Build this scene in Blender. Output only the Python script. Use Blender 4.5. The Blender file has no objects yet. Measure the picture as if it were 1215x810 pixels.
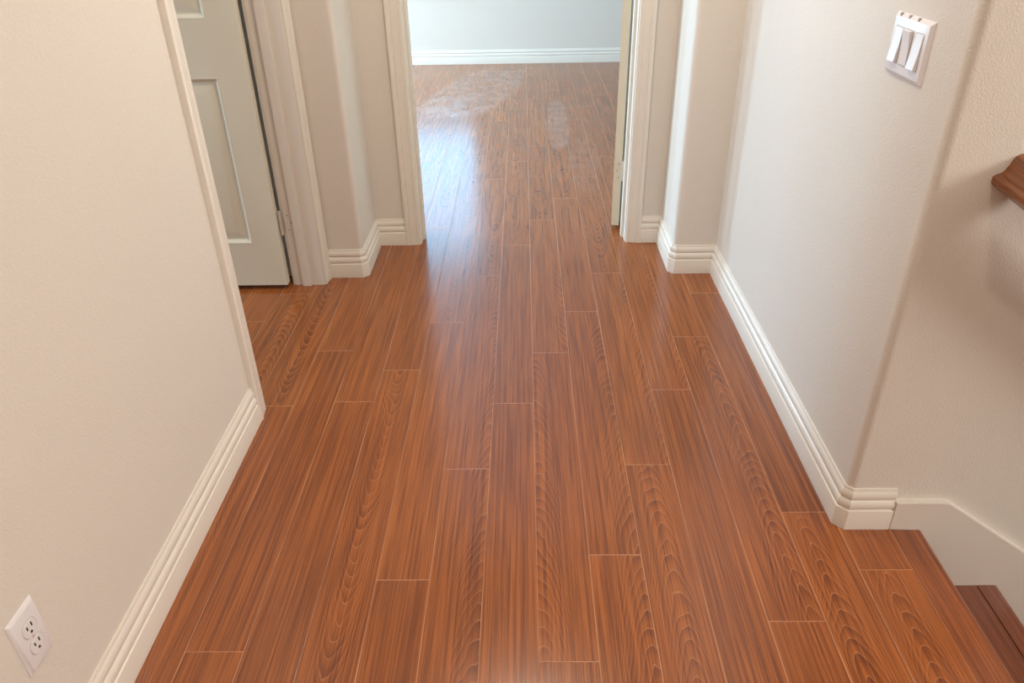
import bpy, bmesh, math, random
from mathutils import Matrix, Vector

# ------------------------------------------------------------------ camera
C = bpy.context.scene.collection
SC = bpy.context.scene
cam_d = bpy.data.cameras.new('camera'); cam = bpy.data.objects.new('camera', cam_d); C.objects.link(cam)
cam_d.sensor_width = 36; cam_d.lens = 896 / 1215 * 36; cam_d.clip_start = .02
R = Matrix(((0.9997808783469326, 0.009097858460117195, 0.01885269909788643),
            (0.011481261408581075, 0.5147432198180515, -0.8572675185073869),
            (-0.01750359758174304, 0.8572961253982108, 0.5145259735415808)))
cam.matrix_world = Matrix.Translation((0, 0, 1.42)) @ R.to_4x4()
SC.camera = cam

# ------------------------------------------------------------------ light
w = bpy.data.worlds.new('world'); SC.world = w; w.use_nodes = True
w.node_tree.nodes['Background'].inputs[0].default_value = (.85, .92, 1, 1)
w.node_tree.nodes['Background'].inputs[1].default_value = .15
SC.view_settings.view_transform = 'Standard'; SC.view_settings.look = 'None'
SC.view_settings.gamma = 1; SC.view_settings.use_curve_mapping = False
SC.view_settings.exposure = 0.04

def area(name, loc, target, sx, sy, power, col, spread=180):
    d = bpy.data.lights.new(name, 'AREA'); d.shape = 'RECTANGLE'; d.size = sx; d.size_y = sy
    d.energy = power; d.color = col; d.spread = math.radians(spread)
    o = bpy.data.objects.new(name, d); C.objects.link(o); o.location = loc
    o.rotation_euler = (Vector(target) - Vector(loc)).to_track_quat('-Z', 'Y').to_euler()
    return o
COOL = (.66, .84, 1.0); WARM = (1.0, .80, .60); NEUT = (1.0, .92, .86)
# daylight through the window of the far room
area('far_window_daylight', (-1.20, 7.60, 1.35), (-1.20, 0, 1.35), 1.6, 1.5, 44, (.30, .66, 1.0))
area('far_corner_fill', (-3.0, 7.42, 1.45), (.8, 2.1, 1.0), 1.1, 1.4, 245, (.46, .74, 1.0))  # added lamp with no window behind it, cools the right hall wall
# added fill lamp at the side, brightens the far room's wall
area('far_side_fill', (-4.15, 5.2, 1.5), (.2, 7.0, .8), 2.2, 1.6, 380, (.58, .82, 1.0))
# daylight in the room on the left
area('left_room_daylight', (-4.15, 2.1, 1.5), (.8, 2.0, 1.2), 1.5, 1.5, 74, (.62, .82, 1.0))
# window high over the stairwell on the right
area('stair_window_daylight', (3.4, .1, 1.75), (-.8, 1.6, .8), 1.1, 1.0, 68, (1.0, .945, .89))
area('rear_fill', (.3, -2.4, 1.7), (0, 3, .9), 2.2, 1.3, 12, (1.0, .84, .68))  # added warm fill for camera-facing walls; the back wall has no window
# lamp over the head of the stairs
area('landing_ceiling_light', (.55, .1, 2.45), (.55, .1, 0), .15, .15, 9, (1.0, .87, .70))
# hall ceiling light, warm
area('hall_ceiling_light', (0, 2.15, 2.45), (0, 2.15, 0), .35, .35, 20, (1.0, .86, .72))

# ------------------------------------------------------------------ nodes
def mat(name):
    m = bpy.data.materials.new(name); m.use_nodes = True
    return m, m.node_tree, m.node_tree.nodes['Principled BSDF']
class N:
    def __init__(s, t): s.t = t
    def put(s, i, v):
        if hasattr(v, 'is_output') or isinstance(v, bpy.types.NodeSocket): s.t.links.new(v, i)
        else: i.default_value = v
    def m(s, op, a, b=0.0, c=0.0, clamp=False):
        n = s.t.nodes.new('ShaderNodeMath'); n.operation = op; n.use_clamp = clamp
        s.put(n.inputs[0], a); s.put(n.inputs[1], b); s.put(n.inputs[2], c); return n.outputs[0]
    def noise(s, vec, scale, detail=2, rough=.5, out=0):
        n = s.t.nodes.new('ShaderNodeTexNoise'); n.inputs['Scale'].default_value = scale
        n.inputs['Detail'].default_value = detail; n.inputs['Roughness'].default_value = rough
        if vec is not None: s.t.links.new(vec, n.inputs['Vector'])
        return n.outputs[out]
    def comb(s, x, y, z=0.0):
        n = s.t.nodes.new('ShaderNodeCombineXYZ'); s.put(n.inputs[0], x); s.put(n.inputs[1], y); s.put(n.inputs[2], z); return n.outputs[0]
    def sep(s, v):
        n = s.t.nodes.new('ShaderNodeSeparateXYZ'); s.t.links.new(v, n.inputs[0]); return n.outputs
    def mix(s, f, a, b, mode='MIX'):
        n = s.t.nodes.new('ShaderNodeMix'); n.data_type = 'RGBA'; n.blend_type = mode
        s.put(n.inputs[0], f); s.put(n.inputs[6], a); s.put(n.inputs[7], b); return n.outputs[2]
    def ramp(s, f, pts):
        n = s.t.nodes.new('ShaderNodeValToRGB'); e = n.color_ramp.elements
        while len(e) < len(pts): e.new(.5)
        for k, (p, c) in enumerate(pts): e[k].position = p; e[k].color = (*c, 1) if len(c) == 3 else c
        s.t.links.new(f, n.inputs[0]); return n.outputs[0]
    def bump(s, h, strength, dist):
        n = s.t.nodes.new('ShaderNodeBump'); n.inputs['Strength'].default_value = strength
        n.inputs['Distance'].default_value = dist; s.t.links.new(h, n.inputs['Height']); return n.outputs[0]
    def sm(s, v, a, b):
        n = s.t.nodes.new('ShaderNodeMapRange'); n.interpolation_type = 'SMOOTHSTEP'
        s.put(n.inputs[0], v); n.inputs[1].default_value = a; n.inputs[2].default_value = b; return n.outputs[0]

def wall_paint(name, col, bumps=.42):
    m, t, p = mat(name); n = N(t); tc = t.nodes.new('ShaderNodeTexCoord').outputs['Object']
    a = n.noise(tc, 240, 2, .5); b = n.noise(tc, 110, 2)
    h = n.m('ADD', n.m('MULTIPLY', n.sm(a, .42, .66), .7), n.m('MULTIPLY', b, .5))
    t.links.new(n.bump(h, bumps, .0011), p.inputs['Normal'])
    big = n.noise(tc, 1.3, 3)
    t.links.new(n.mix(n.m('MULTIPLY', big, .25), (*col, 1), (col[0]*.9, col[1]*.88, col[2]*.86, 1)), p.inputs['Base Color'])
    p.inputs['Roughness'].default_value = .72; p.inputs['Specular IOR Level'].default_value = .3
    return m
def simple(name, col, rough=.4, spec=.5, metal=0, nz=0):
    m, t, p = mat(name); n = N(t); tc = t.nodes.new('ShaderNodeTexCoord').outputs['Object']
    f = n.noise(tc, 14, 3)
    t.links.new(n.mix(n.m('MULTIPLY', f, .3), (*col, 1), (col[0]*.92, col[1]*.91, col[2]*.89, 1)), p.inputs['Base Color'])
    p.inputs['Roughness'].default_value = rough; p.inputs['Metallic'].default_value = metal
    p.inputs['Specular IOR Level'].default_value = spec
    if nz: t.links.new(n.bump(n.noise(tc, 220, 2), nz, .0004), p.inputs['Normal'])
    return m

def plank_material(name, dark, lite, line, seam=True, rough=.25, gain=1.0):
    """laminate boards; UV = metres inside the board, attribute 'plank' = (random, ring centre, ring steepness), 'plank2' = (direction, width, length)"""
    m, t, p = mat(name); n = N(t)
    uv = t.nodes.new('ShaderNodeUVMap'); uv.uv_map = 'UVMap'
    u, v, _ = n.sep(uv.outputs[0])
    a1 = t.nodes.new('ShaderNodeAttribute'); a1.attribute_name = 'plank'; rnd, uc, kk = n.sep(a1.outputs['Vector'])
    a2 = t.nodes.new('ShaderNodeAttribute'); a2.attribute_name = 'plank2'; sg, wd, ln = n.sep(a2.outputs['Vector'])
    off = n.m('MULTIPLY', rnd, 37.0)
    w1 = n.noise(n.comb(n.m('MULTIPLY', u, 9), n.m('ADD', n.m('MULTIPLY', v, 2.2), off), off), 1, 2)
    w2 = n.noise(n.comb(n.m('MULTIPLY', u, 60), n.m('ADD', n.m('MULTIPLY', v, 11), off), off), 1, 2)
    cen = n.m('ADD', uc, n.m('MULTIPLY', n.m('SUBTRACT', w1, .5), .045))
    du = n.m('SUBTRACT', u, cen)
    c = n.m('ADD', n.m('MULTIPLY', v, sg), n.m('MULTIPLY', n.m('MULTIPLY', du, du), kk))
    w3 = n.noise(n.comb(n.m('MULTIPLY', u, 14), n.m('ADD', n.m('MULTIPLY', v, 5.5), off), off), 1, 2)
    c = n.m('ADD', c, n.m('MULTIPLY', w1, .16)); c = n.m('ADD', c, n.m('MULTIPLY', w2, .010)); c = n.m('ADD', c, n.m('MULTIPLY', w3, .085))
    # uneven ring spacing
    ring = n.m('FRACT', n.m('MULTIPLY', c, 24.0))
    rn = n.noise(n.comb(n.m('MULTIPLY', c, 9.0), off, 0.0), 1, 2)
    tooth = n.m('MULTIPLY', n.sm(ring, .15, .85), n.m('SUBTRACT', 1.0, n.sm(ring, .86, 1.0)))
    rings = n.m('MULTIPLY', tooth, n.m('ADD', .22, n.m('MULTIPLY', n.sm(rn, .32, .68), .75)))
    # straight fibres, pores
    fib = n.noise(n.comb(n.m('MULTIPLY', u, 260), n.m('ADD', n.m('MULTIPLY', v, 3.5), off), off), 1, 3, .6)
    fib2 = n.noise(n.comb(n.m('MULTIPLY', u, 140), n.m('ADD', n.m('MULTIPLY', v, 1.4), off), off), 1, 2, .6)
    band = n.noise(n.comb(n.m('MULTIPLY', u, 22), n.m('ADD', n.m('MULTIPLY', v, 1.1), off), off), 1, 2)
    pore = n.noise(n.comb(n.m('MULTIPLY', u, 900), n.m('MULTIPLY', v, 120), off), 1, 2)
    tt = n.m('ADD', n.m('MULTIPLY', n.sm(fib, .30, .70), .42), n.m('MULTIPLY', n.sm(fib2, .35, .65), .26))
    tt = n.m('ADD', tt, n.m('MULTIPLY', n.sm(band, .3, .7), .07))
    tt = n.m('ADD', tt, n.m('MULTIPLY', rings, .31)); tt = n.m('ADD', tt, n.m('MULTIPLY', n.m('SUBTRACT', pore, .5), .18))
    tt = n.m('ADD', tt, n.m('MULTIPLY', n.m('SUBTRACT', rnd, .5), .07))
    mid = tuple((a+b)/2 for a, b in zip(dark, lite))
    col = n.ramp(tt, [(.15, lite), (.46, mid), (.92, dark)])
    # pale thread-like grain lines
    th = n.m('MULTIPLY', n.sm(ring, .88, .95), n.m('SUBTRACT', 1.0, n.sm(ring, .95, 1.0)))
    col = n.mix(n.m('MULTIPLY', th, .45), col, (*line, 1))
    p.inputs['Specular IOR Level'].default_value = .5; p.inputs['IOR'].default_value = 1.68
    rgh = n.m('ADD', rough - .04, 0.0)
    hgt = n.m('MULTIPLY', n.m('SUBTRACT', 1.0, tt), .003)
    if seam:
        eu = n.m('MINIMUM', u, n.m('SUBTRACT', wd, u)); ev = n.m('MINIMUM', v, n.m('SUBTRACT', ln, v))
        e = n.m('MINIMUM', eu, ev)
        sm = n.m('SUBTRACT', 1.0, n.sm(e, .0006, .0016))
        brk = n.noise(n.comb(n.m('MULTIPLY', u, 30), n.m('MULTIPLY', v, 5), off), 1, 2)
        col = n.mix(n.m('MULTIPLY', sm, n.m('MULTIPLY', n.sm(brk, .2, .7), .85)), col, (*line, 1))
        hgt = n.m('ADD', hgt, n.m('MULTIPLY', n.sm(e, 0.0, .0016), 1.6))
        rgh = n.m('ADD', rgh, n.m('MULTIPLY', sm, .25))
        # drywall dust left on the boards of the far room
        g = t.nodes.new('ShaderNodeNewGeometry').outputs['Position']; x, y, z = n.sep(g)
        str_ = n.noise(n.comb(n.m('MULTIPLY', x, 9), n.m('MULTIPLY', y, 7), 0.0), 1, 6, .75)
        wob = n.m('MULTIPLY', n.m('SUBTRACT', n.noise(n.comb(x, y, 0.0), 5, 3), .5), .5)
        def blob(cx, cy, rx, ry, sk, soft):
            dx = n.m('SUBTRACT', n.m('SUBTRACT', x, cx), n.m('MULTIPLY', n.m('SUBTRACT', y, cy), sk))
            d = n.m('ADD', n.m('POWER', n.m('ABSOLUTE', n.m('DIVIDE', dx, rx)), 2.6), n.m('POWER', n.m('ABSOLUTE', n.m('DIVIDE', n.m('SUBTRACT', y, cy), ry)), 2.6))
            return n.m('SUBTRACT', 1.0, n.sm(n.m('ADD', d, wob), 1 - soft, 1 + soft))
        b1 = n.m('MULTIPLY', blob(-.38, 6.35, .32, .85, .22, .45), n.sm(str_, .25, .75))
        b2 = n.m('MULTIPLY', blob(.235, 5.35, .075, .62, .02, .45), n.sm(str_, .25, .75))
        b3 = n.m('MULTIPLY', blob(.36, 4.45, .09, .5, .05, .6), n.m('MULTIPLY', n.sm(str_, .35, .7), .4))
        dust = n.m('MULTIPLY', n.m('MAXIMUM', n.m('MAXIMUM', b1, b2), b3), .25)
        col = n.mix(dust, col, (.62, .55, .52, 1))
        rgh = n.m('ADD', rgh, n.m('MULTIPLY', dust, .5))
    t.links.new(col, p.inputs['Base Color']); t.links.new(rgh, p.inputs['Roughness'])
    t.links.new(n.bump(hgt, .35, .0007), p.inputs['Normal'])
    return m

M = {}
M['wall'] = wall_paint('wall_paint', (.74, .695, .63))
M['trim'] = simple('trim_paint', (.80, .755, .68), .32, .5)
M['skirt'] = simple('skirt_paint', (.74, .685, .62), .36, .5)
M['door'] = simple('door_paint', (.76, .72, .585), .38, .5)
M['ceil'] = wall_paint('ceiling_paint', (.82, .80, .77))
M['plate'] = simple('white_plastic', (.80, .78, .80), .28, .5)
M['slot'] = simple('dark_slot', (.03, .02, .015), .6, .3)
M['metal'] = simple('satin_nickel', (.72, .69, .64), .35, .5, .35)
M['gasket'] = simple('dark_gap_strip', (.05, .035, .02), .8, .2)
M['floor'] = plank_material('laminate_floor', (.105, .022, .0065), (.405, .118, .023), (.58, .27, .11))
M['stair'] = plank_material('stair_wood', (.085, .020, .009), (.24, .062, .020), (.40, .16, .07), seam=False, rough=.3)
M['rail'] = plank_material('handrail_wood', (.17, .052, .014), (.33, .110, .030), (.35, .13, .05), seam=False, rough=.28)
M['caulk'] = simple('shadow_line', (.06, .03, .015), .8, .2)

# ------------------------------------------------------------------ mesh helpers
def link(name, bm, m, parent=None, smooth=None, kind=None):
    me = bpy.data.meshes.new(name)
    bmesh.ops.recalc_face_normals(bm, faces=bm.faces[:])
    bm.to_mesh(me); bm.free()
    ms = m if isinstance(m, (list, tuple)) else [m]
    for q in ms: me.materials.append(q)
    if smooth is not None:
        for f in me.polygons: f.use_smooth = True
        me.set_sharp_from_angle(angle=math.radians(smooth))
    o = bpy.data.objects.new(name, me); C.objects.link(o)
    if parent: o.parent = parent
    if kind: o['kind'] = kind
    return o
def empty(name, loc, label=None, cat=None, kind=None, group=None):
    o = bpy.data.objects.new(name, None); C.objects.link(o); o.location = loc; o.empty_display_size = .05
    if label: o['label'] = label
    if cat: o['category'] = cat
    if kind: o['kind'] = kind
    if group: o['group'] = group
    return o
def box(bm, x0, x1, y0, y1, z0, z1, mi=0):
    vs = [bm.verts.new((x, y, z)) for z in (z0, z1) for y in (y0, y1) for x in (x0, x1)]
    fs = []
    for q in ((0,2,3,1), (4,5,7,6), (0,1,5,4), (2,6,7,3), (0,4,6,2), (1,3,7,5)):
        f = bm.faces.new([vs[i] for i in q]); f.material_index = mi; fs.append(f)
    return vs, fs
def bbox(bm, x0, x1, y0, y1, z0, z1, r=.002, seg=2, mi=0):
    vs, fs = box(bm, x0, x1, y0, y1, z0, z1, mi)
    es = {e for f in fs for e in f.edges}
    bmesh.ops.bevel(bm, geom=list(es), offset=r, segments=seg, profile=.5, affect='EDGES')
def prism(bm, pts, z0, z1):
    a = [bm.verts.new((x, y, z0)) for x, y in pts]; b = [bm.verts.new((x, y, z1)) for x, y in pts]
    n = len(pts)
    for i in range(n): bm.faces.new((a[i], a[(i+1) % n], b[(i+1) % n], b[i]))
    bm.faces.new(a[::-1]); bm.faces.new(b)
def arc(cx, cy, r, a0, a1, n=9):
    return [(cx + r*math.cos(math.radians(a0 + (a1-a0)*i/n)), cy + r*math.sin(math.radians(a0 + (a1-a0)*i/n))) for i in range(n+1)]
def cyl(bm, p0, p1, r, seg=16, r1=None):
    p0 = Vector(p0); p1 = Vector(p1); d = (p1-p0)
    q = d.to_track_quat('Z', 'Y'); r1 = r if r1 is None else r1
    A = [bm.verts.new(p0 + q @ Vector((r*math.cos(2*math.pi*i/seg), r*math.sin(2*math.pi*i/seg), 0))) for i in range(seg)]
    B = [bm.verts.new(p1 + q @ Vector((r1*math.cos(2*math.pi*i/seg), r1*math.sin(2*math.pi*i/seg), 0))) for i in range(seg)]
    for i in range(seg): bm.faces.new((A[i], A[(i+1) % seg], B[(i+1) % seg], B[i]))
    bm.faces.new(A[::-1]); bm.faces.new(B)

BP = [(0, 0), (.016, 0), (.016, .060), (.0155, .0615), (.0120, .0635), (.0120, .0660), (.0140, .0690), (.0145, .073), (.0143, .079),
      (.0128, .0855), (.0098, .0895), (.0080, .0910), (.0080, .0935), (.0098, .0965), (.0102, .102), (.0095, .109), (.0066, .115),
      (.0050, .1175), (.0046, .1225), (.0035, .1250), (0, .1250)]
def baseboard(name, path, side=1, prof=BP):
    """path on the wall surface; the board stands out to the right of travel (side=1)"""
    bm = bmesh.new(); n = len(path); rows = []
    def nrm(a, b):
        d = Vector((b[0]-a[0], b[1]-a[1])).normalized(); return Vector((d.y, -d.x)) * side
    for i, pt in enumerate(path):
        ns = []
        if i > 0: ns.append(nrm(path[i-1], pt))
        if i < n-1: ns.append(nrm(pt, path[i+1]))
        if len(ns) == 1: mv = ns[0]
        else:
            mv = (ns[0] + ns[1]); mv = mv / (mv.dot(ns[0]))
        rows.append([bm.verts.new((pt[0] + mv.x*t, pt[1] + mv.y*t, z)) for t, z in prof])
    k = len(prof)
    for a, b in zip(rows, rows[1:]):
        for j in range(k): bm.faces.new((a[j], a[(j+1) % k], b[(j+1) % k], b[j]))
    bm.faces.new(rows[0]); bm.faces.new(rows[-1][::-1])
    return link(name, bm, M['trim'], smooth=28, kind='structure')

CP = [(0, 0), (0, .008), (.0015, .0100), (.006, .0108), (.014, .0108), (.0155, .0098), (.0175, .0098), (.019, .0115), (.030, .0128), (.043, .0150), (.0445, .0138),
      (.0465, .0138), (.048, .0165), (.052, .0180), (.062, .0180), (.0655, .0165), (.0665, .0140), (.0665, 0)]
def casing(parent, name, P, a0, a1, zt, prof=CP):
    """door surround; P(along, out, z) gives the point"""
    bm = bmesh.new(); rows = []
    for st in range(4):
        r = []
        for wv, t in prof:
            a = a0 - wv if st < 2 else a1 + wv
            z = zt + wv if st in (1, 2) else 0.0
            r.append(bm.verts.new(P(a, t, z)))
        rows.append(r)
    k = len(prof)
    for a, b in zip(rows, rows[1:]):
        for j in range(k): bm.faces.new((a[j], a[(j+1) % k], b[(j+1) % k], b[j]))
    bm.faces.new(rows[0]); bm.faces.new(rows[-1])
    return link(name, bm, M['trim'], parent, smooth=28)

# ------------------------------------------------------------------ constants of the plan
XL, XR = -.848, .799           # hall walls
YS = 1.433                     # stair wall plane
YNL, YNR = 2.926, 2.931        # niche faces
XNL, XNR = -.687, .622         # niche returns
THL = .123; YD = 3.262; TH = .135          # wall with the door to the far room
DL, DR = -.484, .461           # clear opening of that door
OL0, OL1 = 1.966, 2.846        # clear opening in the left wall
FAR = 7.478; ZC = 2.5; HD = 2.045
RB = .020

# ------------------------------------------------------------------ floor
PW = .1290; X0 = .0213; PL = 1.2525
SEAM = {-9: 2.532, -8: 2.761, -7: 1.975, -6: 2.312, -5: 1.995, -4: 2.180, -3: 2.510, -2: 1.661, -1: 1.980, 0: 2.286, 1: 1.335,
        2: 1.675, 3: 2.050, 4: 1.136, 5: 1.481, 6: 1.284, 7: 1.9}
# ring centre (m from the board's left edge), steepness, direction, for the boards one can make out; key = column, rounded start
random.seed(7)
def planks():
    out = []
    for k in range(-34, 28):
        base = SEAM.get(k, random.uniform(0, PL))
        n0 = -math.ceil((base + 2.6) / PL); nn = n0
        while base + nn*PL < FAR + .02:
            y = base + nn*PL
            r = random.random(); typ = random.random()
            far = y > 2.9
            if typ < (.55 if far else .10): g = (random.uniform(.04, .09), random.uniform(80, 140), -1 if far else random.choice([1, -1]))
            elif typ < .75 if far else typ < .25: g = (random.choice([-.01, .14]), random.uniform(45, 75), random.choice([1, -1]))
            else: g = (random.choice([-.25, .38]), random.uniform(9, 16), random.choice([1, -1]))
            g = GR.get((k, nn), g)
            big = g[1] > 20
            out.append([X0 + k*PW, y, PW, PL, r, g[0], g[1]*(.72 if big else 1.5), g[2]*(.85 if big else .12), k]); nn += 1
    return out
ST = (-.28, 13, 1); ST2 = (.4, 12, 1)
# (column, board counted from the joint in SEAM): ring centre, steepness, way the arches point
GR = {(-4, -1): (.062, 105, -1), (-7, 0): (.07, 110, -1), (-3, 0): (.07, 110, -1), (-2, 0): (.135, 60, 1), (-2, -1): (.14, 60, 1), (0, 0): (.137, 60, -1),
      (0, -1): (0, 60, 1), (1, 0): (.137, 60, 1), (1, -1): (.135, 60, 1), (2, 0): (.14, 60, 1), (2, -1): (.065, 105, 1), (2, 1): (.06, 110, -1), (3, 0): (.14, 65, 1),
      (4, 0): (.10, 85, 1), (5, -1): (.05, 100, 1), (6, -1): (.05, 95, 1), (-7, -1): (0, 55, 1), (-8, -1): (.09, 70, 1),
      (-1, 0): ST2, (-1, -1): ST, (-3, -1): ST, (-4, 0): ST2, (-5, 0): ST, (-5, -1): ST2, (-6, 0): ST, (-6, -1): ST2, (3, -1): ST, (4, -1): ST2, (5, 0): ST,
      (6, 0): ST2, (-8, 0): ST, (-3, -2): ST2, (-2, -2): ST, (1, -2): ST}
ALLOWED = [(-4.20, .83, -2.5, 3.33), (.83, .9243, -2.5, YS + .01), (-4.20, 3.5, 3.33, FAR + .02), (.9243, 3.5, -2.5, .46)]
def set_attr(me, data1, data2, uvs):
    a = me.attributes.new('plank', 'FLOAT_VECTOR', 'CORNER'); b = me.attributes.new('plank2', 'FLOAT_VECTOR', 'CORNER')
    uv = me.uv_layers.new(name='UVMap')
    for i in range(len(me.loops)):
        a.data[i].vector = data1[i]; b.data[i].vector = data2[i]; uv.data[i].uv = uvs[i]
verts, faces, d1, d2, uvs = [], [], [], [], []
for (px, py, pw, pl, r, uc, kk, sg, k) in planks():
    for (ax, bx, ay, by) in ALLOWED:
        x0, x1, y0, y1 = max(px, ax), min(px+pw, bx), max(py, ay), min(py+pl, by)
        if x1 - x0 < 1e-4 or y1 - y0 < 1e-4: continue
        b = len(verts)
        verts += [(x, y, z) for z in (-.02, 0) for y in (y0, y1) for x in (x0, x1)]
        for q in ((0,2,3,1), (4,5,7,6), (0,1,5,4), (2,6,7,3), (0,4,6,2), (1,3,7,5)):
            faces.append([b+i for i in q])
            for i in q:
                vx, vy, vz = verts[b+i]
                d1.append((r, uc, kk)); d2.append((sg, pw, pl)); uvs.append((vx-px, vy-py))
me = bpy.data.meshes.new('floor'); me.from_pydata(verts, [], faces); set_attr(me, d1, d2, uvs)
me.materials.append(M['floor']); fl = bpy.data.objects.new('floor', me); C.objects.link(fl); fl['kind'] = 'structure'

def woodify(o, ax_u, ax_v, r, uc, kk, sg=1, wd=1, ln=3):
    me = o.data; n = len(me.loops)
    uv = [(me.vertices[l.vertex_index].co[ax_u] + me.vertices[l.vertex_index].co[3-ax_u-ax_v]*.5, me.vertices[l.vertex_index].co[ax_v]) for l in me.loops]
    for q in list(me.uv_layers): me.uv_layers.remove(q)
    set_attr(me, [(r, uc, kk)]*n, [(sg, wd, ln)]*n, uv)

# ------------------------------------------------------------------ walls
bm = bmesh.new()
pts = [(3.6, YS)] + arc(XR+RB, YS+RB, RB, -90, -180)
pts += [(XR, YNR)] + [(XNR+RB, YNR)][:0] + arc(XNR+RB, YNR+RB, RB, -90, -180) + [(XNR, YD), (DR+.016, YD), (DR+.016, YD+TH), (3.6, YD+TH)]
prism(bm, pts, -1.9, ZC); link('wall_right', bm, M['wall'], smooth=30, kind='structure')
bm = bmesh.new()
pts = [(XL, OL1+.016), (XL, YNL)] + arc(XNL-RB, YNL+RB, RB, -90, 0) + [(XNL, YD), (DL-.016, YD), (DL-.016, YD+TH), (-4.20, YD+TH), (-4.20, 2.93), (XL-THL, 2.93), (XL-THL, OL1+.016)]
prism(bm, pts, 0, ZC); link('wall_left_far', bm, M['wall'], smooth=30, kind='structure')
bm = bmesh.new(); box(bm, XL-THL, XL, .30, OL0-.016, 0, ZC); link('wall_left', bm, M['wall'], kind='structure')
bm = bmesh.new(); box(bm, XL-THL, XL, OL0-.016, OL1+.016, HD+.016, ZC); link('wall_left_header', bm, M['wall'], kind='structure')
bm = bmesh.new(); box(bm, DL-.016, DR+.016, YD, YD+TH, HD+.016, ZC); link('wall_front_header', bm, M['wall'], kind='structure')
# far wall with the window opening
WX0, WX1, WZ0, WZ1 = -1.95, -.46, .62, 2.1
bm = bmesh.new()
box(bm, -4.20, WX0, FAR, FAR+.12, 0, ZC); box(bm, WX1, 3.5, FAR, FAR+.12, 0, ZC)
box(bm, WX0, WX1, FAR, FAR+.12, 0, WZ0); box(bm, WX0, WX1, FAR, FAR+.12, WZ1, ZC)
link('wall_far', bm, M['wall'], kind='structure')
bm = bmesh.new(); box(bm, -4.32, -4.20, -2.5, FAR+.12, 0, ZC); link('wall_left_outer', bm, M['wall'], kind='structure')
bm = bmesh.new(); box(bm, 3.5, 3.62, YD+TH, FAR+.12, 0, ZC); link('wall_right_outer', bm, M['wall'], kind='structure')
bm = bmesh.new(); box(bm, 3.5, 3.62, -2.5, YS, -1.9, ZC); link('wall_stair_end', bm, M['wall'], kind='structure')
bm = bmesh.new(); box(bm, -4.32, 3.62, -2.62, -2.5, 0, ZC); link('wall_back', bm, M['wall'], kind='structure')
bm = bmesh.new(); box(bm, 1.03, 3.5, .33, .45, -1.9, -.02); link('wall_stair_side', bm, M['wall'], kind='structure')
bm = bmesh.new(); box(bm, -4.32, 3.62, -2.62, FAR+.12, ZC, ZC+.1); link('ceiling', bm, M['ceil'], kind='structure')
# window
wn = empty('window_1', ((WX0+WX1)/2, FAR, WZ0), kind='structure')
bm = bmesh.new(); f = .05; cx = (WX0+WX1)/2
for q in ((WX0-cx, WX0-cx+f, 0, WZ1-WZ0), (WX1-cx-f, WX1-cx, 0, WZ1-WZ0), (WX0-cx, WX1-cx, 0, f), (WX0-cx, WX1-cx, WZ1-WZ0-f, WZ1-WZ0), (-.025, .025, 0, WZ1-WZ0)):
    box(bm, q[0], q[1], .03, .08, q[2], q[3])
link('window_frame', bm, M['trim'], wn)
bm = bmesh.new(); bbox(bm, WX0-cx-.03, WX1-cx+.03, -.03, .03, -.02, .0, .003); link('window_sill', bm, M['trim'], wn)

# ------------------------------------------------------------------ baseboards
c = .0146
baseboard('baseboard_right', [(DR+.0665, YD), (XNR, YD), (XNR, YNR+c), (XNR+c, YNR), (XR, YNR), (XR, YS+c), (XR+c, YS), (.919, YS)], side=1)
baseboard('baseboard_left_niche', [(XL, OL1+.069), (XL, YNL), (XNL-c, YNL), (XNL, YNL+c), (XNL, YD), (DL-.0665, YD)], side=1)
baseboard('baseboard_left', [(XL, .30), (XL, OL0-.069)], side=1)
baseboard('baseboard_far', [(-4.20, FAR), (3.5, FAR)], side=1)
baseboard('baseboard_left_room', [(-4.20, 2.93), (XL-THL-.08, 2.93)], side=1)
baseboard('baseboard_back', [(3.5, -2.5), (-4.20, -2.5)], side=1)

# ------------------------------------------------------------------ stair skirt board
bm = bmesh.new()
sk = [(.9195, 0), (.9195, .0905), (1.038, .0905), (1.052, .087), (3.2, .087-.72*2.148), (3.2, -1.9), (2.6, -1.9), (1.03, -.60), (1.0, -.02), (1.0, 0)]
a = [bm.verts.new((x, YS-.017, z)) for x, z in sk]; b = [bm.verts.new((x, YS, z)) for x, z in sk]
n_ = len(sk)
for i in range(n_): bm.faces.new((a[i], a[(i+1) % n_], b[(i+1) % n_], b[i]))
bm.faces.new(a); bm.faces.new(b[::-1])
bmesh.ops.bevel(bm, geom=[e for e in bm.edges if all(abs(v.co.y-(YS-.017)) < 1e-5 and v.co.z > -1.6 for v in e.verts)], offset=.002, segments=2, affect='EDGES')
link('trim_1', bm, M['skirt'], smooth=30, kind='structure')

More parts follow.
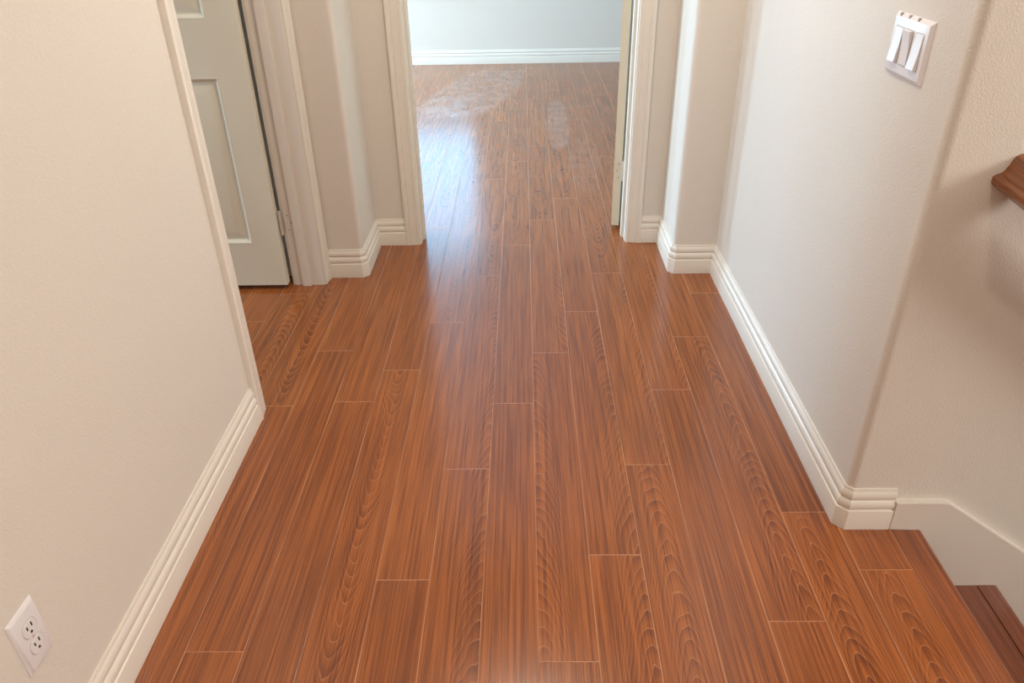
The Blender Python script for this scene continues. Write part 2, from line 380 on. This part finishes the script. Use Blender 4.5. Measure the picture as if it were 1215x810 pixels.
# ------------------------------------------------------------------ doors
def door_slab(W, T, H, name, parent, m):
    """slab in local axes: x 0..W away from the hinge, y 0..T, z 0..H, moulded six panel faces on both sides"""
    st, mu = .108, .10
    pw = (W - 2*st - mu) / 2
    cols = [(st, st+pw), (st+pw+mu, W-st)]
    rows = [(.185, .835), (1.028, 1.62), (1.72, 1.925)]
    bm = bmesh.new()
    xs = sorted({0, W, *[q for c_ in cols for q in c_]}); zs = sorted({0, H, *[q for r_ in rows for q in r_]})
    for side in (0, 1):
        y = 0 if side == 0 else T; s = 1 if side == 0 else -1
        g = {}
        for x in xs:
            for z in zs: g[(x, z)] = bm.verts.new((x, y, z))
        for i in range(len(xs)-1):
            for j in range(len(zs)-1):
                x0, x1, z0, z1 = xs[i], xs[i+1], zs[j], zs[j+1]
                ring = [g[(x0, z0)], g[(x1, z0)], g[(x1, z1)], g[(x0, z1)]]
                if (x0, x1) in cols and (z0, z1) in rows:
                    for ins, dep in ((.003, -.001), (.006, -.0006), (.013, .008), (.017, .0115), (.022, .012), (.056, .003), (.060, .0022)):
                        nr = [bm.verts.new((xx, y+s*dep, zz)) for xx, zz in ((x0+ins, z0+ins), (x1-ins, z0+ins), (x1-ins, z1-ins), (x0+ins, z1-ins))]
                        for q in range(4): bm.faces.new((ring[q], ring[(q+1) % 4], nr[(q+1) % 4], nr[q]))
                        ring = nr
                    bm.faces.new(ring)
                else: bm.faces.new(ring)
    eps = []
    for (p0, p1) in (((0, 0), (0, H)), ((W, 0), (W, H)), ((0, 0), (W, 0)), ((0, H), (W, H))):
        v = [bm.verts.new((p0[0], 0, p0[1])), bm.verts.new((p1[0], 0, p1[1])), bm.verts.new((p1[0], T, p1[1])), bm.verts.new((p0[0], T, p0[1]))]
        bm.faces.new(v)
    bmesh.ops.remove_doubles(bm, verts=bm.verts[:], dist=1e-5)
    return link(name, bm, m, parent, smooth=20)
def knob(parent, x, y, z, s):
    bm = bmesh.new()
    cyl(bm, (x, y, z), (x, y+s*.008, z), .032, 24); cyl(bm, (x, y+s*.008, z), (x, y+s*.035, z), .011, 16)
    bmesh.ops.create_uvsphere(bm, u_segments=20, v_segments=12, radius=.027, matrix=Matrix.Translation((x, y+s*.052, z)) @ Matrix.Diagonal((1, .75, 1, 1)))
    link('door_knob', bm, M['metal'], parent, smooth=40)
def hinge_knuckles(parent, x, y, z0, h=.089, r=.0062):
    bm = bmesh.new()
    for i in range(5): cyl(bm, (x, y, z0 + i*h/5 + .0008), (x, y, z0 + (i+1)*h/5 - .0008), r, 14)
    cyl(bm, (x, y, z0-.003), (x, y, z0+h+.003), r*.72, 12)
    return link('hinge_knuckle', bm, M['metal'], parent, smooth=40)

# door_1: frame in the left wall, slab swung into the left room
d1_ = empty('door_1', (XL, OL1, 0), kind='structure')
ox, oy = XL, OL1
bm = bmesh.new()
JT = .016
box(bm, -THL, 0, 0, JT, 0, HD+JT); box(bm, -THL, 0, OL0-oy-JT, OL0-oy, 0, HD+JT); box(bm, -THL, 0, OL0-oy, 0, HD, HD+JT)
bmesh.ops.bevel(bm, geom=[e for e in bm.edges if abs(e.verts[0].co.z-e.verts[1].co.z) > 1], offset=.0015, segments=2, affect='EDGES')
link('door_jamb', bm, M['trim'], d1_, smooth=30)
bm = bmesh.new()
box(bm, -.090, -.052, -.011, 0, 0, HD); box(bm, -.090, -.052, OL0-oy, OL0-oy+.011, 0, HD); box(bm, -.090, -.052, OL0-oy+.011, -.011, HD-.011, HD)
bmesh.ops.bevel(bm, geom=[e for e in bm.edges if abs(e.verts[0].co.z-e.verts[1].co.z) > 1], offset=.002, segments=2, affect='EDGES')
link('door_stop', bm, M['trim'], d1_, smooth=30)
casing(d1_, 'casing', lambda a, t, z: (t, a, z), OL0-oy-.004, .004, HD+.004)
casing(d1_, 'casing', lambda a, t, z: (-THL-t, a, z), OL0-oy-.004, .004, HD+.004)
sl = door_slab(.80, .035, 2.02, 'door_slab', d1_, M['door'])
sl.location = (-THL-.0200, -.004, .02); sl.rotation_euler = (0, 0, math.radians(180.0))
knob(sl, .74, .035, .93, 1); knob(sl, .74, 0, .93, -1)
for hz in (.235, 1.16, 1.76):
    kn = hinge_knuckles(d1_, -THL-.0095, -.016, hz, .097)
    bm = bmesh.new(); bbox(bm, -THL+.001, -THL+.036, -.0012, .0005, hz, hz+.089, .0004, 1)
    lf = link('hinge_leaf', bm, M['trim'], d1_)
    bm = bmesh.new()
    for sx, sz in ((.012, .014), (.024, .044), (.012, .076)): cyl(bm, (-THL+sx+.004, -.0020, hz+sz), (-THL+sx+.004, -.0008, hz+sz), .0022, 10)
    lf2 = link('screw', bm, M['slot'], lf)

# door_2: frame of the far room, slab swung wide into that room
d2_ = empty('door_2', (0, YD, 0), kind='structure')
bm = bmesh.new()
box(bm, DR, DR+JT, 0, TH, 0, HD+JT); box(bm, DL-JT, DL, 0, TH, 0, HD+JT); box(bm, DL, DR, 0, TH, HD, HD+JT)
bmesh.ops.bevel(bm, geom=[e for e in bm.edges if abs(e.verts[0].co.z-e.verts[1].co.z) > 1], offset=.0015, segments=2, affect='EDGES')
link('door_jamb', bm, M['trim'], d2_, smooth=30)
bm = bmesh.new()
box(bm, DR-.011, DR, .052, .090, 0, HD); box(bm, DL, DL+.011, .052, .090, 0, HD); box(bm, DL+.011, DR-.011, .052, .090, HD-.011, HD)
bmesh.ops.bevel(bm, geom=[e for e in bm.edges if abs(e.verts[0].co.z-e.verts[1].co.z) > 1], offset=.002, segments=2, affect='EDGES')
link('door_stop', bm, M['trim'], d2_, smooth=30)
casing(d2_, 'casing', lambda a, t, z: (a, -t, z), DL-.004, DR+.004, HD+.004)
casing(d2_, 'casing', lambda a, t, z: (a, TH+t, z), DL-.004, DR+.004, HD+.004)
sl2 = door_slab(.86, .036, 2.02, 'door_slab', d2_, M['door'])
ang = math.radians(90-16)
# local +x runs away from the hinge, local +y is the thickness
sl2.rotation_euler = (0, 0, ang); sl2.location = (.4485, TH+.012, .02)
knob(sl2, .80, .036, .93, 1); knob(sl2, .80, 0, .93, -1)
for hz in (.225, 1.11, 1.74):
    hinge_knuckles(sl2, -.004, -.006, hz)
    bm = bmesh.new(); bbox(bm, -.0014, .0003, .001, .030, hz, hz+.089, .0003, 1)
    lf = link('hinge_leaf', bm, M['door'], sl2)
    bm = bmesh.new()
    for sx, sz in ((.013, .013), (.022, .044), (.013, .076)): cyl(bm, (-.0024, sx, hz+sz), (-.001, sx, hz+sz), .0024, 10)
    link('screw', bm, M['slot'], lf)

# ------------------------------------------------------------------ stairs
st = empty('staircase', (1.0, .93, 0), 'reddish-brown wooden staircase going down from the landing to the right', 'stairs')
sx0, sy0 = 1.0, .93
RISE, RUN, NY0, NY1 = .205, .2545, .455, YS-.0175
def nosing(x_back, x_front, z, nm='nosing'):
    bm = bmesh.new(); t_ = .030; r = .010
    pr = [(x_back, 0), (x_back, -.02), (x_front-.022, -.02), (x_front-.022, -t_), (x_front-.006, -t_), (x_front, -t_+.006)] + \
         [(x_front - r + r*math.cos(math.radians(q)), -r + r*math.sin(math.radians(q))) for q in (0, 20, 40, 60, 80, 90)]
    A = [bm.verts.new((x-sx0, NY0-sy0, z+zz)) for x, zz in pr]; B = [bm.verts.new((x-sx0, NY1-sy0, z+zz)) for x, zz in pr]
    for i in range(len(pr)): bm.faces.new((A[i], A[(i+1) % len(pr)], B[(i+1) % len(pr)], B[i]))
    bm.faces.new(A); bm.faces.new(B[::-1])
    return bm
o = link('landing_nosing', nosing(.9245, 1.0038, 0), M['stair'], st, smooth=25)
M['landing'] = plank_material('landing_edge_wood', (.105, .024, .009), (.33, .095, .026), (.5, .22, .10), seam=False, rough=.25)
o.data.materials[0] = M['landing']; woodify(o, 0, 1, .35, -.4, 12)
for i in range(1, 7):
    xf = 1.0038 + RUN*i; z = -RISE*i
    o = link('nosing', nosing(xf-.054, xf, z), M['stair'], st, smooth=25); woodify(o, 0, 1, .2*i % 1, .5, 10)
    bm = bmesh.new(); xb = xf - RUN - .020
    bbox(bm, xb-sx0, xf-.0565-sx0, NY0-sy0, NY1-sy0, z-.02, z, .001, 1)
    o = link('tread', bm, M['stair'], st); woodify(o, 0, 1, (.37*i) % 1, -.3, 14)
    bm = bmesh.new(); xr = xf - RUN - .022
    box(bm, xr-.015-sx0, xr-sx0, NY0-sy0, NY1-sy0, z-.02, z+RISE-.021)
    o = link('riser', bm, M['stair'], st); woodify(o, 2, 1, (.61*i) % 1, -.3, 12)

# ------------------------------------------------------------------ handrail
hr = empty('stair_handrail', (.92, YS, .924), 'varnished brown moulded wooden handrail ending against the wall above the stairs', 'handrail')
half = [(0, -.012), (0, 0), (.006, .004), (.014, .0065), (.020, .012), (.025, .022), (.029, .033), (.034, .040), (.040, .0435), (.047, .0445)]
prof = half + [(.094-u, z) for u, z in half[::-1][1:]]
prof += [(.086, -.020), (.078, -.026), (.016, -.026), (.008, -.020)]
def rail_sweep(name, stations):
    bm = bmesh.new(); rows = [[bm.verts.new(s(u, z)) for u, z in prof] for s in stations]
    k = len(prof)
    for a, b in zip(rows, rows[1:]):
        for j in range(k): bm.faces.new((a[j], a[(j+1) % k], b[(j+1) % k], b[j]))
    bm.faces.new(rows[0]); bm.faces.new(rows[-1])
    o = link(name, bm, M['rail'], hr, smooth=28)
    return o
sl_ = -.78      # slope of the stair
bx_ = .9086 - .92
# return from the wall, mitred into the rail that follows the stair
W_ = .094; oy_ = -.075
def s_wall(u, z): return (bx_ + u, 0, z)
def s_miter(u, z):
    # outside of the rail is nearer the camera
    return (bx_ + .010 + u, oy_ - (W_ - u), z - .012 + sl_*u*.5)
def s_far(u, z): return (bx_ + 2.3, oy_ - (W_ - u), z - .012 + sl_*2.25)
o = rail_sweep('rail_return', [s_wall, s_miter]); woodify(o, 0, 1, .3, -.3, 14)
o = rail_sweep('rail', [s_miter, s_far]); woodify(o, 1, 0, .6, -.3, 14)
for bxx in (.55, 1.7):
    bm = bmesh.new(); zz = -.05 + sl_*bxx
    cyl(bm, (bxx, 0, zz-.06), (bxx, -.006, zz-.06), .03, 20); cyl(bm, (bxx, -.004, zz-.06), (bxx, -.12, zz-.05), .007, 12); cyl(bm, (bxx, -.12, zz-.052), (bxx, -.12, zz+.03), .007, 12)
    link('bracket', bm, M['metal'], hr, smooth=40)

# ------------------------------------------------------------------ outlet on the left wall
oc = (XL, .833, .346)
ou = empty('wall_outlet', oc, 'white two-socket electrical outlet plate low on the left wall near the white baseboard', 'outlet')
def plate(name, parent, hy, hz, th, bev, sgn, holes=None, m=None):
    bm = bmesh.new()
    r0 = [(sgn*0, -hy, -hz), (0, hy, -hz), (0, hy, hz), (0, -hy, hz)]
    r1 = [(sgn*.0012, y, z) for _, y, z in r0]
    r2 = [(sgn*(th-.0006), y - math.copysign(bev-.001, y), z - math.copysign(bev-.001, z)) for _, y, z in r0]
    r3 = [(sgn*th, y - math.copysign(bev+.001, y), z - math.copysign(bev+.001, z)) for _, y, z in r0]
    rr = [[bm.verts.new(v) for v in q] for q in (r0, r1, r2, r3)]
    for a, b in zip(rr, rr[1:]):
        for q in range(4): bm.faces.new((a[q], a[(q+1) % 4], b[(q+1) % 4], b[q]))
    bm.faces.new(rr[0]); bm.faces.new(rr[-1])
    return link(name, bm, m or M['plate'], parent, smooth=25)
plate('cover_plate', ou, .0355, .0615, .0065, .007, 1)
for dz in (.0195, -.0195):
    # face of one socket: circle cut flat at top and bottom
    bm = bmesh.new(); rr = .0172; pp = []
    for i in range(40):
        a_ = 2*math.pi*i/40; pp.append((rr*math.cos(a_), max(-.0142, min(.0142, rr*math.sin(a_)))))
    rows = []
    for off, k in ((.0066, 1.10), (.0066, 1.075), (.0058, 1.05), (.0058, 1.0), (.0075, .985), (.0079, .96)):
        rows.append([bm.verts.new((off, y*k, dz + z*k)) for y, z in pp])
    for a, b in zip(rows, rows[1:]):
        for i in range(40): bm.faces.new((a[i], a[(i+1) % 40], b[(i+1) % 40], b[i]))
    bm.faces.new(rows[-1])
    f = link('socket', bm, M['plate'], ou, smooth=30)
    bm = bmesh.new()
    bbox(bm, .0074, .0083, .0060-.0015, .0060+.0015, dz+.0048-.0044, dz+.0048+.0044, .0003, 1)
    bbox(bm, .0074, .0083, -.0060-.0015, -.0060+.0015, dz+.0048-.0038, dz+.0048+.0038, .0003, 1)
    cyl(bm, (.0074, 0, dz-.0078), (.0083, 0, dz-.0078), .0026, 14)
    link('slot', bm, M['slot'], f)
    # dark outline groove of the socket
    bm = bmesh.new(); A = [bm.verts.new((.0067, y*1.085, dz+z*1.085)) for y, z in pp]; B = [bm.verts.new((.0067, y*1.05, dz+z*1.05)) for y, z in pp]
    for i in range(40): bm.faces.new((A[i], A[(i+1) % 40], B[(i+1) % 40], B[i]))
    link('seam', bm, simple('plastic_seam', (.42, .37, .34), .6), f)
bm = bmesh.new(); cyl(bm, (.006, 0, 0), (.0075, 0, 0), .0028, 16); link('screw', bm, M['metal'], ou, smooth=40)

# ------------------------------------------------------------------ triple switch on the right wall
sc = (XR, 1.6595, 1.1225)
sw = empty('light_switch', sc, 'white triple rocker light switch plate high on the right hallway wall', 'light switch')
plate('cover_plate', sw, .0855, .0605, .0085, .0085, -1)
for i, (dy, up) in enumerate(((.0455, -1), (0, 1), (-.0465, -1))):
    bm = bmesh.new(); hy = .0170
    # rocker: two planes meeting in the middle; one half stands out
    zc = [(-.0345, .0078), (-.0335, .0105 if up > 0 else .0165), (0, .0118), (.0335, .0165 if up > 0 else .0098), (.0345, .0078)]
    A = [bm.verts.new((-x, dy-hy, z)) for z, x in zc]; B = [bm.verts.new((-x, dy+hy, z)) for z, x in zc]
    for a in range(4): bm.faces.new((A[a], A[a+1], B[a+1], B[a]))
    bm.faces.new(A); bm.faces.new(B[::-1]); bm.faces.new((A[0], B[0], B[4], A[4]))
    bmesh.ops.bevel(bm, geom=bm.edges[:], offset=.0006, segments=2, affect='EDGES')
    rk = link('rocker', bm, M['plate'], sw, smooth=25)
    bm = bmesh.new()
    for q in ((dy-hy-.0012, dy-hy, -.0358, .0358), (dy+hy, dy+hy+.0012, -.0358, .0358), (dy-hy, dy+hy, .0346, .0358), (dy-hy, dy+hy, -.0358, -.0346)):
        box(bm, -.0088, -.0080, q[0], q[1], q[2], q[3])
    link('seam', bm, bpy.data.materials['plastic_seam'], rk)
for dy in (.060, .0200, -.0215):
    bm = bmesh.new(); bbox(bm, -.0078, -.0015, dy-.0035, dy+.0015, .0520, .0601, .0003, 1)
    nt = link('notch', bm, bpy.data.materials['plastic_seam'], sw)
